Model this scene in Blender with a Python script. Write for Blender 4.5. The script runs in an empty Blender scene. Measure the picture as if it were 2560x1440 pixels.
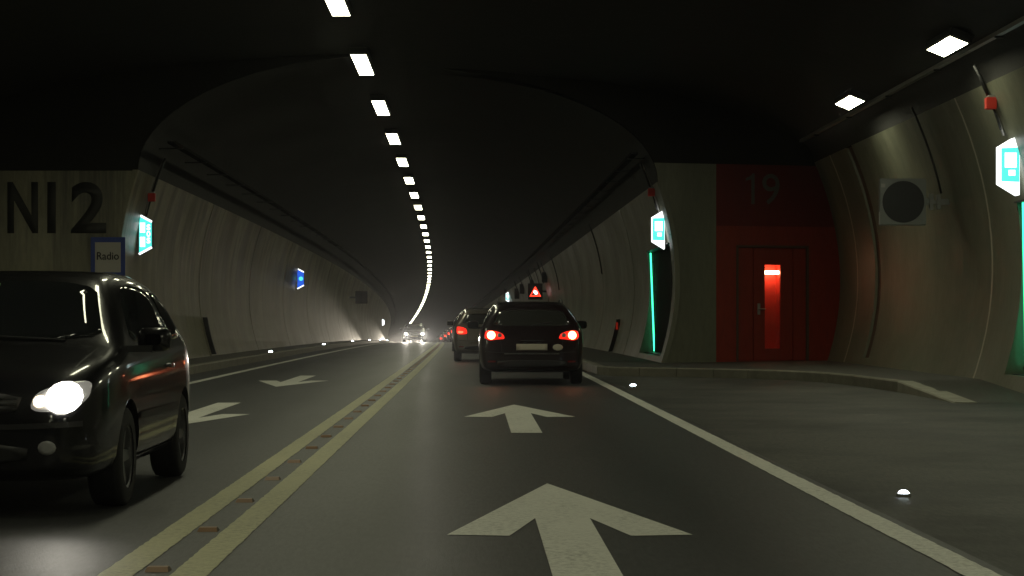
import bpy, bmesh, math, random
from mathutils import Vector, Matrix
from mathutils.bvhtree import BVHTree

random.seed(7)
SC = bpy.context.scene
COL = SC.collection
R = math.radians

# ------------------------------------------------------------------ camera
cam_d = bpy.data.cameras.new('camera')
cam = bpy.data.objects.new('camera', cam_d)
COL.objects.link(cam)
cam.location = (0.0, 0.0, 1.11)
cam.rotation_euler = (R(90), 0, 0)
cam_d.sensor_width = 36.0
cam_d.lens = 5000.0 / 2560.0 * 36.0
cam_d.shift_x = 93.0 / 2560.0
cam_d.shift_y = 77.0 / 2560.0
cam_d.clip_start = 0.05
cam_d.clip_end = 2000
SC.camera = cam

# ------------------------------------------------------------------ world: night outside the tunnel
world = bpy.data.worlds.new('World')
SC.world = world
world.use_nodes = True
wn = world.node_tree
bg = wn.nodes['Background']
sky = wn.nodes.new('ShaderNodeTexSky')
sky.sky_type = 'NISHITA'
sky.sun_disc = False
sky.sun_elevation = R(-6)
wn.links.new(sky.outputs[0], bg.inputs[0])
bg.inputs[1].default_value = 0.01

SC.view_settings.view_transform = 'Standard'
SC.view_settings.look = 'None'
SC.view_settings.gamma = 1.0
SC.view_settings.exposure = 0.0
SC.view_settings.use_curve_mapping = False
SC.render.engine = 'CYCLES'
SC.cycles.use_denoising = True
SC.cycles.max_bounces = 5
SC.cycles.diffuse_bounces = 2
SC.cycles.glossy_bounces = 2
SC.cycles.sample_clamp_indirect = 4.0
SC.cycles.use_light_tree = True
SC.cycles.use_adaptive_sampling = True
SC.cycles.adaptive_threshold = 0.03

LAMP = 18.0          # radiance of the tunnel lamps

# ------------------------------------------------------------------ the line of the tunnel
def dx(y): return -8.3e-5 * max(0.0, y - 30.0) ** 2       # bends left
def dz(y): return -5.0e-5 * max(0.0, y - 35.0) ** 2       # falls away
def yaw(y): return math.atan(2 * 8.3e-5 * max(0.0, y - 30.0))
def pitch(y): return math.atan(-2 * 5.0e-5 * max(0.0, y - 35.0))
def P(x, y, z): return (x + dx(y), y, z + dz(y))

def prof(z):                                              # how far the wall bulges outwards
    if z < 1.9: return 0.30 * (1 - ((1.9 - z) / 1.72) ** 2)
    return 0.30 - (z - 1.9) ** 2 / 11.6
XR, XL, XB, XN = 3.97, -6.65, 7.65, -10.8                 # wall feet: right, left, lay-by, left niche
XC = -1.34                                                # middle of the tunnel
ZT, ZB, ZC = 4.02, 4.50, 6.30                             # wall tops, crown
def wx(foot, z): return foot + (prof(z) if foot > XC else -prof(z))

# ------------------------------------------------------------------ materials
MATS = {}
def mat(name, col, rough=0.6, metal=0.0, coat=0.0, emit=None, strength=0.0, spec=0.5):
    if name in MATS: return MATS[name]
    m = bpy.data.materials.new(name); m.use_nodes = True
    b = m.node_tree.nodes['Principled BSDF']
    b.inputs['Base Color'].default_value = (*col, 1)
    b.inputs['Roughness'].default_value = rough
    b.inputs['Metallic'].default_value = metal
    b.inputs['Specular IOR Level'].default_value = spec
    if coat:
        b.inputs['Coat Weight'].default_value = coat
        b.inputs['Coat Roughness'].default_value = 0.06
    if emit:
        b.inputs['Emission Color'].default_value = (*emit, 1)
        b.inputs['Emission Strength'].default_value = strength
    MATS[name] = m
    return m

class NT:
    """small helper around a material's node tree"""
    def __init__(s, m):
        s.t = m.node_tree; s.b = s.t.nodes['Principled BSDF']
        s.geo = s.t.nodes.new('ShaderNodeNewGeometry')
    def link(s, a, b): s.t.links.new(a, b)
    def mapped(s, scale):
        n = s.t.nodes.new('ShaderNodeMapping'); n.inputs['Scale'].default_value = scale
        s.link(s.geo.outputs['Position'], n.inputs['Vector']); return n.outputs[0]
    def noise(s, scale3, scale=1.0, detail=4, rough=0.6):
        n = s.t.nodes.new('ShaderNodeTexNoise'); n.inputs['Scale'].default_value = scale
        n.inputs['Detail'].default_value = detail; n.inputs['Roughness'].default_value = rough
        s.link(s.mapped(scale3), n.inputs['Vector']); return n.outputs['Fac']
    def ramp(s, fac, stops):
        n = s.t.nodes.new('ShaderNodeValToRGB'); e = n.color_ramp.elements
        while len(e) < len(stops): e.new(0.5)
        for k, (p, c) in enumerate(stops):
            e[k].position = p; e[k].color = (c, c, c, 1) if isinstance(c, (int, float)) else (*c, 1)
        s.link(fac, n.inputs[0]); return n.outputs[0]
    def mix(s, fac, a, b, mode='MIX'):
        n = s.t.nodes.new('ShaderNodeMix'); n.data_type = 'RGBA'; n.blend_type = mode
        for inp, v in ((n.inputs[0], fac), (n.inputs[6], a), (n.inputs[7], b)):
            if isinstance(v, (int, float)): inp.default_value = v
            elif isinstance(v, tuple): inp.default_value = (*v, 1)
            else: s.link(v, inp)
        return n.outputs[2]
    def math(s, op, a, b):
        n = s.t.nodes.new('ShaderNodeMath'); n.operation = op
        for inp, v in ((n.inputs[0], a), (n.inputs[1], b)):
            if isinstance(v, (int, float)): inp.default_value = v
            else: s.link(v, inp)
        return n.outputs[0]
    def sep(s):
        n = s.t.nodes.new('ShaderNodeSeparateXYZ'); s.link(s.geo.outputs['Position'], n.inputs[0]); return n.outputs
    def bump(s, h, strength, dist=0.01):
        n = s.t.nodes.new('ShaderNodeBump'); n.inputs['Strength'].default_value = strength
        n.inputs['Distance'].default_value = dist; s.link(h, n.inputs['Height'])
        s.link(n.outputs[0], s.b.inputs['Normal'])

def wall_material(name, col, grime, rough, streak=0.5):
    m = mat(name, col, rough); n = NT(m)
    # run-off streaks, long in z and short along the wall, plus broad cloudy grime
    s1 = n.ramp(n.noise((2.2, 2.2, 0.10), 1.0, 5, 0.65), [(0.46, 0.0), (0.60, 1.0)])
    s2 = n.ramp(n.noise((0.55, 0.55, 0.05), 1.0, 4, 0.6), [(0.44, 0.0), (0.58, 0.9)])
    cl = n.ramp(n.noise((0.35, 0.35, 0.5), 1.0, 5, 0.6), [(0.35, 0.0), (0.70, 1.0)])
    fine = n.ramp(n.noise((14, 10, 3.0), 1.0, 4, 0.7), [(0.40, 0.0), (0.66, 1.0)])
    up = n.ramp(n.math('MULTIPLY', n.sep()[2], 0.2), [(0.16, 0.22), (0.62, 1.0)])   # soot is thicker high up the wall
    f = n.math('MULTIPLY', n.math('MAXIMUM', n.math('MULTIPLY', s1, 0.9), s2), up)
    f = n.math('MULTIPLY', f, streak)
    c = n.mix(f, col, grime)
    c = n.mix(n.math('MULTIPLY', cl, 0.35), c, tuple(0.7 * v for v in col))
    c = n.mix(n.math('MULTIPLY', fine, 0.30), c, grime)
    n.link(c, n.b.inputs['Base Color'])
    n.link(n.ramp(cl, [(0.0, rough), (1.0, min(1, rough + 0.18))]), n.b.inputs['Roughness'])
    n.bump(n.noise((6, 6, 3), 1.0, 5, 0.7), 0.25, 0.02)
    return m
M_WALL_R = wall_material('painted_concrete', (0.178, 0.182, 0.128), (0.078, 0.080, 0.058), 0.40, 0.5)
M_WALL_L = wall_material('stained_concrete', (0.225, 0.212, 0.136), (0.036, 0.033, 0.024), 0.36, 0.95)
M_RED = wall_material('red_paint', (0.27, 0.022, 0.006), (0.12, 0.012, 0.005), 0.5, 0.25)
M_RED2 = wall_material('shaded_red_paint', (0.15, 0.008, 0.005), (0.09, 0.006, 0.005), 0.55, 0.25)  # same red, with the upper field's weaker light put into the colour

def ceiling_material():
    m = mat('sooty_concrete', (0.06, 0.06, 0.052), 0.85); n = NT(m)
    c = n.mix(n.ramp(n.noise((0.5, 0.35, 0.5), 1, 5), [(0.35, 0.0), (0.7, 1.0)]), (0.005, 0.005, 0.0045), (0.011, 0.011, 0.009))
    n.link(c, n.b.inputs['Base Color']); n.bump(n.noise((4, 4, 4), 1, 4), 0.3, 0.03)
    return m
M_CEIL = ceiling_material()

def asphalt(name, lo, hi, rough, streaks, tracks=()):
    m = mat(name, lo, rough); n = NT(m)
    big = n.ramp(n.noise((0.9, 0.12, 1), 1.0, 4), [(0.35, 0.0), (0.68, 1.0)])
    agg = n.ramp(n.noise((42, 5.5, 1), 1.0, 3, 0.75), [(0.36, 0.0), (0.64, 1.0)])   # coarse aggregate, drawn out by the wheels
    mid = n.ramp(n.noise((1, 0.6, 1), 14.0, 3, 0.7), [(0.38, 0.0), (0.66, 1.0)])
    f = n.math('ADD', n.math('MULTIPLY', big, 0.20), n.math('ADD', n.math('MULTIPLY', agg, 0.60), n.math('MULTIPLY', mid, 0.20)))
    c = n.mix(f, lo, hi)
    if tracks:                                            # rubbered wheel tracks, ragged at the edges
        x = n.math('ADD', n.sep()[0], n.math('MULTIPLY', n.noise((0.3, 0.05, 1), 1.0, 3), 0.5))
        tot = None
        for t in tracks:
            d = n.math('ABSOLUTE', n.math('SUBTRACT', x, t + 0.25), 0.0)
            q = n.ramp(d, [(0.0, 1.0), (0.42, 0.0)])
            tot = q if tot is None else n.math('MAXIMUM', tot, q)
        c = n.mix(n.math('MULTIPLY', tot, 0.42), c, tuple(0.45 * v for v in lo))
        oil = n.ramp(n.noise((4.5, 1.6, 1), 1.0, 3, 0.6), [(0.68, 0.0), (0.72, 1.0)])
        c = n.mix(n.math('MULTIPLY', oil, 0.35), c, tuple(0.35 * v for v in lo))
    if streaks:
        st = n.ramp(n.noise((0.5, 0.42, 1), 1.0, 5, 0.62), [(0.40, 0.0), (0.62, 1.0)])
        c = n.mix(n.math('MULTIPLY', st, 0.85), c, tuple(0.5 * v for v in lo))
        sp = n.ramp(n.noise((2.3, 2.3, 1), 1.0, 2, 0.5), [(0.70, 0.0), (0.76, 1.0)])
        c = n.mix(n.math('MULTIPLY', sp, 0.4), c, tuple(1.7 * v for v in hi))
    n.link(c, n.b.inputs['Base Color'])
    n.link(n.ramp(big, [(0.0, rough - 0.02), (1.0, rough + 0.03)]), n.b.inputs['Roughness'])
    n.bump(n.noise((1, 1, 1), 60.0, 2, 0.8), 0.5, 0.006)
    return m
M_ROAD = asphalt('asphalt', (0.028, 0.029, 0.030), (0.076, 0.077, 0.077), 0.50, False, (-.45, 1.25, -4.1, -2.4))
M_BAY = asphalt('lay_by_asphalt', (0.040, 0.041, 0.035), (0.112, 0.112, 0.096), 0.66, True)
M_PAVE = asphalt('pavement_asphalt', (0.050, 0.049, 0.042), (0.088, 0.085, 0.072), 0.7, False)

def paint(name, col, worn):
    m = mat(name, col, 0.55); n = NT(m)
    w = n.ramp(n.noise((1, 1, 1), 26.0, 5, 0.75), [(0.45, 0.0), (0.62, 1.0)])
    w2 = n.ramp(n.noise((2.2, 0.6, 1), 1.0, 4, 0.6), [(0.35, 0.15), (0.7, 1.0)])
    n.link(n.mix(n.math('MULTIPLY', n.math('MULTIPLY', w, w2), 0.75), col, worn), n.b.inputs['Base Color'])
    n.bump(n.noise((1, 1, 1), 90.0, 3, 0.7), 0.4, 0.004)
    return m
M_WHITE = paint('road_paint_white', (0.80, 0.80, 0.72), (0.26, 0.258, 0.23))
M_YEL = paint('road_paint_yellowed', (0.49, 0.475, 0.27), (0.15, 0.145, 0.095))

def stone(name, col):
    m = mat(name, col, 0.75); n = NT(m)
    f = n.ramp(n.noise((1.2, 1.2, 1.2), 2.0, 6, 0.65), [(0.3, 0.0), (0.75, 1.0)])
    n.link(n.mix(f, tuple(0.65 * v for v in col), col), n.b.inputs['Base Color'])
    n.bump(n.noise((1, 1, 1), 30.0, 4), 0.3, 0.006)
    return m
M_KERB = stone('kerb_concrete', (0.27, 0.255, 0.20))
M_KERB2 = stone('pale_kerb_concrete', (0.42, 0.405, 0.33))
M_JOINT = mat('joint_sealant', (0.05, 0.042, 0.034), 0.8)
M_JOINTP = mat('joint_highlight', (0.5, 0.47, 0.38), 0.5)  # pale strip: the highlight on the joint edges, painted in
M_BROWN = mat('brown_channel', (0.085, 0.045, 0.030), 0.7)
M_DARK = mat('dark_metal', (0.035, 0.035, 0.035), 0.5, 0.3)
M_BLACK = mat('black_plastic', (0.010, 0.010, 0.011), 0.55)
M_TRAY = mat('dark_tray', (0.012, 0.012, 0.011), 0.95, spec=0.03)  # matte near-black with hardly any gloss
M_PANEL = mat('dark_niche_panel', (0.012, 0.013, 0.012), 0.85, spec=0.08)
M_STEEL = mat('galvanised_steel', (0.34, 0.33, 0.30), 0.55, 0.7)
M_GREY = mat('grey_enamel', (0.20, 0.205, 0.19), 0.42)
M_REDBOX = mat('red_plastic', (0.42, 0.022, 0.012), 0.45)
M_LAMP = mat('lamp_diffuser', (0.8, 0.8, 0.8), 0.4, emit=(0.97, 0.965, 0.67), strength=LAMP)
M_LAMPB = mat('bay_lamp_diffuser', (0.8, 0.8, 0.8), 0.4, emit=(0.97, 0.965, 0.67), strength=LAMP * 2.4)
M_GREEN = mat('green_light_tube', (0.02, 0.3, 0.2), 0.4, emit=(0.05, 0.9, 0.42), strength=3.2)
M_TEAL = mat('teal_lit_face', (0.02, 0.3, 0.3), 0.4, emit=(0.09, 0.70, 0.62), strength=1.4)
M_BLUEF = mat('blue_lit_face', (0.02, 0.06, 0.4), 0.4, emit=(0.02, 0.10, 0.62), strength=1.2)
M_SIGNW = mat('white_lit_face', (0.8, 0.8, 0.8), 0.4, emit=(0.95, 1.0, 1.0), strength=2.0)
M_LED = mat('guide_led', (0.8, 0.85, 0.9), 0.3, emit=(0.80, 0.93, 1.0), strength=22.0)
M_TUBE = mat('door_lamp_tube', (0.8, 0.8, 0.8), 0.4, emit=(1.0, 0.86, 0.52), strength=17.0)
M_GLASSRED = mat('red_window_lining', (0.66, 0.07, 0.05), 0.5)
M_SIGNRED = mat('red_leds', (0.4, 0.02, 0.02), 0.4, emit=(1.0, 0.045, 0.02), strength=3.2)
M_SIGNLED = mat('white_leds', (0.8, 0.8, 0.8), 0.4, emit=(1.0, 1.0, 1.0), strength=5.0)
M_SBLUE = mat('sign_blue', (0.016, 0.045, 0.26), 0.5)
M_SWHITE = mat('sign_white', (0.42, 0.40, 0.36), 0.5)
M_TEXT = mat('text_black', (0.020, 0.020, 0.018), 0.7)
M_TEXTG = mat('text_grey', (0.105, 0.098, 0.085), 0.7)
M_STUD = mat('stud_body', (0.10, 0.07, 0.04), 0.6)
M_STUDO = mat('stud_reflector', (0.25, 0.14, 0.065), 0.45)

M_SIGNP = mat('white_lit_pictogram', (0.8, 0.8, 0.8), 0.4, emit=(0.95, 1.0, 1.0), strength=2.2)
for _m in (M_LED, M_SIGNLED, M_SIGNP, M_SIGNRED, M_BLUEF):
    _m.cycles.emission_sampling = 'NONE'

# ------------------------------------------------------------------ mesh helpers
def tag(o, label=None, cat=None, group=None, kind=None):
    if label: o['label'] = label
    if cat: o['category'] = cat
    if group: o['group'] = group
    if kind: o['kind'] = kind
    return o
def thing(name, label, cat, loc=(0, 0, 0), rz=0.0, group=None, rx=0.0):
    o = bpy.data.objects.new(name, None); COL.objects.link(o)
    o.empty_display_size = 0.2
    o.location = loc; o.rotation_euler = (rx, 0, rz)
    return tag(o, label, cat, group)
def link(name, me, m, parent=None, loc=None):
    if m is not None and not me.materials: me.materials.append(m)
    o = bpy.data.objects.new(name, me); COL.objects.link(o)
    if parent: o.parent = parent
    if loc is not None: o.location = loc
    return o

class MB:
    def __init__(s): s.v = []; s.f = []
    def add(s, vs, fs):
        k = len(s.v); s.v += [tuple(p) for p in vs]; s.f += [tuple(i + k for i in f) for f in fs]; return s
    def box(s, x0, x1, y0, y1, z0, z1):
        vs = [(x, y, z) for z in (z0, z1) for y in (y0, y1) for x in (x0, x1)]
        return s.add(vs, [(0, 2, 3, 1), (4, 5, 7, 6), (0, 1, 5, 4), (2, 6, 7, 3), (0, 4, 6, 2), (1, 3, 7, 5)])
    def grid(s, pts, flip=False):
        n, k = len(pts), len(pts[0]); vs = [p for r in pts for p in r]; fs = []
        for i in range(n - 1):
            for j in range(k - 1):
                q = (i * k + j, i * k + j + 1, (i + 1) * k + j + 1, (i + 1) * k + j)
                fs.append(q[::-1] if flip else q)
        return s.add(vs, fs)
    def tube(s, path, r, n=8, caps=True):
        rings = []
        for i, p in enumerate(path):
            a = Vector(path[max(0, i - 1)]); b = Vector(path[min(len(path) - 1, i + 1)])
            d = (b - a).normalized(); u = d.orthogonal().normalized() if abs(d.z) > .99 else d.cross(Vector((0, 0, 1))).normalized()
            w = d.cross(u); rr = r[i] if isinstance(r, (list, tuple)) else r
            rings.append([Vector(p) + (u * math.cos(t) + w * math.sin(t)) * rr for t in [2 * math.pi * k / n for k in range(n)]])
        k0 = len(s.v)
        for rg in rings: s.v += [tuple(p) for p in rg]
        for i in range(len(rings) - 1):
            for j in range(n):
                s.f.append((k0 + i * n + j, k0 + i * n + (j + 1) % n, k0 + (i + 1) * n + (j + 1) % n, k0 + (i + 1) * n + j))
        if caps:
            s.f.append(tuple(k0 + j for j in range(n))[::-1]); s.f.append(tuple(k0 + (len(rings) - 1) * n + j for j in range(n)))
        return s
    def prism(s, poly, axis, a, b):
        """2D polygon extruded along axis from a to b; poly in the other two coordinates"""
        def mk(p, t): return {'x': (t, p[0], p[1]), 'y': (p[0], t, p[1]), 'z': (p[0], p[1], t)}[axis]
        n = len(poly)
        s.add([mk(p, a) for p in poly] + [mk(p, b) for p in poly],
              [tuple(range(n))[::-1], tuple(range(n, 2 * n))] + [(i, (i + 1) % n, (i + 1) % n + n, i + n) for i in range(n)])
        return s
    def mesh(s, name, smooth=False):
        me = bpy.data.meshes.new(name); me.from_pydata(s.v, [], s.f)
        bm = bmesh.new(); bm.from_mesh(me); bmesh.ops.recalc_face_normals(bm, faces=bm.faces); bm.to_mesh(me); bm.free()
        if smooth: me.shade_smooth()
        return me
    def build(s, name, m, parent=None, smooth=False, world=False, bevel=0.0):
        if world and parent is not None:                 # vertices were given in world space
            o = parent.location; s.v = [(p[0] - o.x, p[1] - o.y, p[2] - o.z) for p in s.v]
        me = s.mesh(name, smooth)
        if bevel:
            bm = bmesh.new(); bm.from_mesh(me)
            bmesh.ops.bevel(bm, geom=bm.edges[:], offset=bevel, segments=2, affect='EDGES', clamp_overlap=True)
            bm.to_mesh(me); bm.free()
        return link(name, me, m, parent)

def split(me):
    """the connected pieces of a mesh as meshes of their own"""
    bm = bmesh.new(); bm.from_mesh(me); bm.verts.ensure_lookup_table(); seen = set(); out = []
    for v in bm.verts:
        if v.index in seen: continue
        st = [v]; ids = []; seen.add(v.index)
        while st:
            q = st.pop(); ids.append(q.index)
            for e in q.link_edges:
                w = e.other_vert(q)
                if w.index not in seen: seen.add(w.index); st.append(w)
        idm = {i: k for k, i in enumerate(ids)}; idset = set(ids)
        m2 = bpy.data.meshes.new(me.name)
        m2.from_pydata([tuple(bm.verts[i].co) for i in ids], [], [tuple(idm[x.index] for x in f.verts) for f in bm.faces if f.verts[0].index in idset])
        out.append(m2)
    bm.free(); return out
def each(mb, name, m, parent, world=False):
    """one part per connected piece"""
    if world:
        o = parent.location; mb.v = [(p[0] - o.x, p[1] - o.y, p[2] - o.z) for p in mb.v]
    return [link(name, q, m, parent) for q in split(mb.mesh(name))]
def letters(txt, w, h, bold, m, parent, loc, name='letter'):
    for q in split(text_mesh(txt, w, h, bold)): link(name, q, m, parent, loc)

def text_mesh(txt, w, h, bold=0.0, depth=0.004):
    """letters in the x-z plane, fitted into w x h, facing -y"""
    c = bpy.data.curves.new('t', 'FONT'); c.body = txt; c.size = 1.0; c.offset = bold; c.extrude = 0.0; c.resolution_u = 6
    o = bpy.data.objects.new('t', c); COL.objects.link(o)
    dg = bpy.context.evaluated_depsgraph_get(); me = bpy.data.meshes.new_from_object(o.evaluated_get(dg))
    bpy.data.objects.remove(o); bpy.data.curves.remove(c)
    xs = [v.co.x for v in me.vertices]; ys = [v.co.y for v in me.vertices]
    x0, x1, y0, y1 = min(xs), max(xs), min(ys), max(ys)
    for v in me.vertices:
        v.co = ((v.co.x - x0) / (x1 - x0) * w, 0.0, (v.co.y - y0) / (y1 - y0) * h)
    bm = bmesh.new(); bm.from_mesh(me)
    ret = bmesh.ops.extrude_face_region(bm, geom=bm.faces[:])
    for g in ret['geom']:
        if isinstance(g, bmesh.types.BMVert): g.co.y -= depth
    bmesh.ops.recalc_face_normals(bm, faces=bm.faces); bm.to_mesh(me); bm.free()
    return me

def steps(a, b, d):
    n = max(1, int(math.ceil((b - a) / d - 1e-6))); return [a + (b - a) * i / n for i in range(n + 1)]
YEND = 440.0
YBACK = -45.0
def ylist(a, b):
    out = []
    y = a
    while y < b - 1e-6:
        out.append(y); y += 2.0 if y < 120 else 4.0
    out.append(b); return out

def sheet(name, x0, x1, y0, y1, z, m, nx=1, zf=None):
    rows = []
    for y in ylist(y0, y1):
        rows.append([P(x0 + (x1 - x0) * i / nx, y, z) for i in range(nx + 1)])
    return MB().grid(rows, True).build(name, m)

# ------------------------------------------------------------------ setting: road, lay-by, pavements
tag(sheet('road', -5.66, 2.33, YBACK, YEND, 0.0, M_ROAD, 4), kind='structure')
tag(sheet('lay_by_road', 2.33, 8.6, YBACK, 42.0, 0.0, M_BAY, 3), kind='structure')
tag(sheet('lay_by_road', -11.6, -5.66, YBACK, 39.6, 0.0, M_BAY, 3), kind='structure')

def line(x, w, y0, y1, m, label):
    rows = []; y = y0
    while y < y1:
        j = .004 if 3 < y < 60 else 0.0
        rows.append([P(x - w / 2 + random.uniform(-j, j), y, .004), P(x, y, .004), P(x + w / 2 + random.uniform(-j, j), y, .004)])
        y += 2.0 if y < 3 else (.08 if y < 30 else (.3 if y < 60 else (2.0 if y < 120 else 4.0)))
    o = MB().grid(rows, True).build('lane_line', m)
    return tag(o, label, 'road marking', 'lane lines')
line(-1.55, 0.155, YBACK, 330, M_YEL, 'left stripe of the yellowed double centre line')
line(-1.235, 0.16, YBACK, 330, M_YEL, 'right stripe of the yellowed double centre line')
line(2.19, 0.16, YBACK, 330, M_WHITE, 'white edge line between our lane and the lay-by')
line(-4.90, 0.16, YBACK, 330, M_WHITE, 'white edge line along the left kerb')

def arrow(x, ytip, sgn, label):
    L = 6.4
    half = [(0, 0), (0.63, -3.2), (0.31, -3.25), (0.152, -2.35), (0.152, -L)]
    poly = half + [(-a, b) for a, b in half[::-1][:-1]]
    vs = [P(x + a, ytip + sgn * b, 0.004) for a, b in poly]
    mb = MB(); n = len(half)
    # head split into two convex wings and a stem, so that it fills cleanly
    def q(*pts): mb.add([P(x + a, ytip + sgn * b, 0.004) for a, b in pts], [tuple(range(len(pts)))])
    for s in (1, -1):
        q((0, 0), (s * 0.63, -3.2), (s * 0.31, -3.25), (s * 0.152, -2.35), (0, -2.35))
    q((0.152, -2.35), (0.152, -L), (-0.152, -L), (-0.152, -2.35))
    bm_o = mb.build('direction_arrow', M_WHITE)
    return tag(bm_o, label, 'road marking', 'direction arrows painted on the lanes')
arrow(0.487, 13.45, 1, 'big pale arrow at the bottom edge pointing up the right lane')
arrow(0.505, 25.8, 1, 'smaller pale arrow behind the black car in the right lane')
arrow(-3.24, 20.0, -1, 'pale arrow half hidden behind the oncoming black hatchback')
arrow(-3.24, 32.6, -1, 'whole pale arrow in the left lane pointing towards us')

# pavements
def kerb_x(y):                                            # right kerb, seen from above
    pts = [(26.3, 6.30), (28.5, 6.38), (30.3, 6.40), (33.0, 6.30), (34.6, 6.12), (35.8, 5.85), (36.6, 5.50), (37.2, 5.07), (37.8, 4.45),
           (38.3, 3.70), (38.7, 3.0), (39.0, 2.62), (39.4, 2.50), (40.0, 2.45)]
    if y >= 40: return 2.45
    for (a, xa), (b, xb) in zip(pts, pts[1:]):
        if a <= y <= b: return xa + (xb - xa) * (y - a) / (b - a)
    return 6.3
def ramp(y): return 0.02 + 0.98 * min(1.0, max(0.0, (y - 26.3) / 4.0))
rows = []
for y in [26.3, 27.3, 28.5, 29.5, 30.3, 31.5, 33, 34.6, 35.8, 36.6, 37.2, 37.8, 38.3, 38.7, 39.0, 39.4, 40, 41, 42, 43, 44.4]:
    x0 = kerb_x(y) + 0.05
    rows.append([P(x0 + (8.3 - x0) * i / 6, y, (0.165 + 0.05 * i / 6) * ramp(y)) for i in range(7)])
PAVR = tag(MB().grid(rows, True).build('pavement', M_PAVE), kind='structure')
rows = [[P(2.5 + 1.75 * i / 2, y, 0.166 + 0.02 * i / 2) for i in range(3)] for y in ylist(44.4, YEND)]
PAVR2 = tag(MB().grid(rows, True).build('pavement', M_PAVE), kind='structure')
rows = [[P(-5.70 - 1.25 * i / 2, y, 0.166 + 0.02 * i / 2) for i in range(3)] for y in ylist(37.5, YEND)]
PAVL = tag(MB().grid(rows).build('pavement', M_PAVE), kind='structure')
rows = [[P(-5.7 - 0.45 * k, 38.3 - 0.02 * k + 0 * i if i == 0 else 40.0, 0.166) for i in range(2)] for k in range(13)]
tag(MB().grid(rows, True).build('pavement', M_PAVE), kind='structure')

_kmesh = {}
def kerb_stone(a, b, parent, za=0.17, zb=0.17, m=None, w=0.16, side=1):
    """one stone from plan point a to b (world, 2D); it lies on the right of a->b when side = 1"""
    A, B = Vector((a[0], a[1])), Vector((b[0], b[1])); d = B - A; Ln = d.length
    g = 0.005; Ln2 = Ln - 2 * g
    key = (round(Ln2, 2), round(za, 2), round(zb, 2), side, (m or M_KERB).name)
    if key not in _kmesh:
        Lk = key[0]; y0, y1 = 0.0, w * side; c = 0.018 * side
        mb = MB()
        def ring(x, z): return [(x, y0, -0.03), (x, y0, z - 0.018), (x, y0 + c, z), (x, y1, z), (x, y1, -0.03)]
        mb.grid([ring(0, za) + [ring(0, za)[0]], ring(Lk, zb) + [ring(Lk, zb)[0]]])
        mb.add(ring(0, za), [(0, 1, 2, 3, 4)]); mb.add(ring(Lk, zb), [(0, 1, 2, 3, 4)])
        _kmesh[key] = mb.mesh('kerb_stone'); _kmesh[key].materials.append(m or M_KERB)
    u = d.normalized(); o = link('kerb_stone', _kmesh[key], None, parent)
    o.location = (A.x + u.x * g, A.y + u.y * g, dz((A.y + B.y) / 2) + random.uniform(-.002, .002))
    o.rotation_euler = (0, -pitch(A.y) if abs(u.y) > .9 else 0, math.atan2(u.y, u.x))
    return o
# right kerb: the bend at the end of the lay-by, then along the lane
ybs = [26.3, 28.3, 30.3, 31.8, 33.2, 34.6, 35.7, 36.55, 37.2, 37.75, 38.2, 38.6, 39.0, 40.0]
for i, (a, b) in enumerate(zip(ybs, ybs[1:])):
    kerb_stone((kerb_x(a), a), (kerb_x(b), b), PAVR, max(.012, .17 * ramp(a)), max(.012, .17 * ramp(b)), M_KERB2 if i < 2 else M_KERB, side=-1, w=0.30 if i < 2 else 0.16)
for a in [40 + 1.8 * k for k in range(45)]:
    kerb_stone((2.45 + dx(a), a), (2.45 + dx(a + 1.8), a + 1.8), PAVR2, side=-1)
for a in [38 + 1.8 * k for k in range(50)]:
    kerb_stone((-5.66 + dx(a), a), (-5.66 + dx(a + 1.8), a + 1.8), PAVL, side=1)
for k in range(4):
    kerb_stone((-5.66 - 1.4 * k, 38.0 + .1 * k), (-5.66 - 1.4 * (k + 1), 38.1 + .1 * k), PAVL, side=-1)
def far_kerb(x, w, y0, y1, parent):
    rows = [[P(x, y, -0.02), P(x, y, 0.17), P(x + w, y, 0.17)] for y in ylist(y0, y1)]
    tag(MB().grid(rows).build('kerb_strip', M_KERB, parent, world=True), kind='stuff')
far_kerb(2.45, 0.16, 121, YEND, PAVR2)
far_kerb(-5.66, -0.16, 128, YEND, PAVL)

# ------------------------------------------------------------------ walls, panel by panel
def panel(foot, y0, y1, z0, z1, m, parent, name='wall_panel'):
    s = 1 if foot > XC else -1
    zs = steps(z0, z1, 0.3); ys = steps(y0, y1, 2.0 if y0 < 150 else 6)
    front = [[P(wx(foot, z), y, z) for z in zs] for y in ys]
    back = [[P(wx(foot, z) + s * 0.10, y, z) for z in zs] for y in ys]
    mb = MB(); mb.grid(front, s < 0)
    mb.grid([front[0], back[0]]); mb.grid([front[-1], back[-1]])
    mb.grid([[r[0] for r in front], [r[0] for r in back]]); mb.grid([[r[-1] for r in front], [r[-1] for r in back]])
    o = mb.build(name, m, parent, smooth=False, world=True)
    o.data.shade_smooth()
    try:
        o.data.set_sharp_from_angle(angle=R(40))
    except Exception: pass
    return o
def filler(foot, y0, y1, z0, z1, m, parent, inset=0.035, name='joint'):
    s = 1 if foot > XC else -1
    zs = steps(z0, z1, 0.3); ys = [y0 - .03, y1 + .03]
    mb = MB().grid([[P(wx(foot, z) + s * inset, y, z) for z in zs] for y in ys], s < 0)
    return mb.build(name, m, parent, world=True)

wr = thing('tunnel_wall', 'pale panelled right tunnel wall running away beyond the lay-by', 'wall', P(XR, 42.5, 0))
wl = thing('tunnel_wall', 'streaked and stained left tunnel wall curving into the distance', 'wall', P(XL, 39, 0))
wb = thing('tunnel_wall', 'curved outer wall of the lay-by at the right edge', 'wall', P(XB, 43, 0))
wn_ = thing('tunnel_wall', 'outer wall of the left niche beyond the left edge', 'wall', P(XN, 39, 0))
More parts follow.
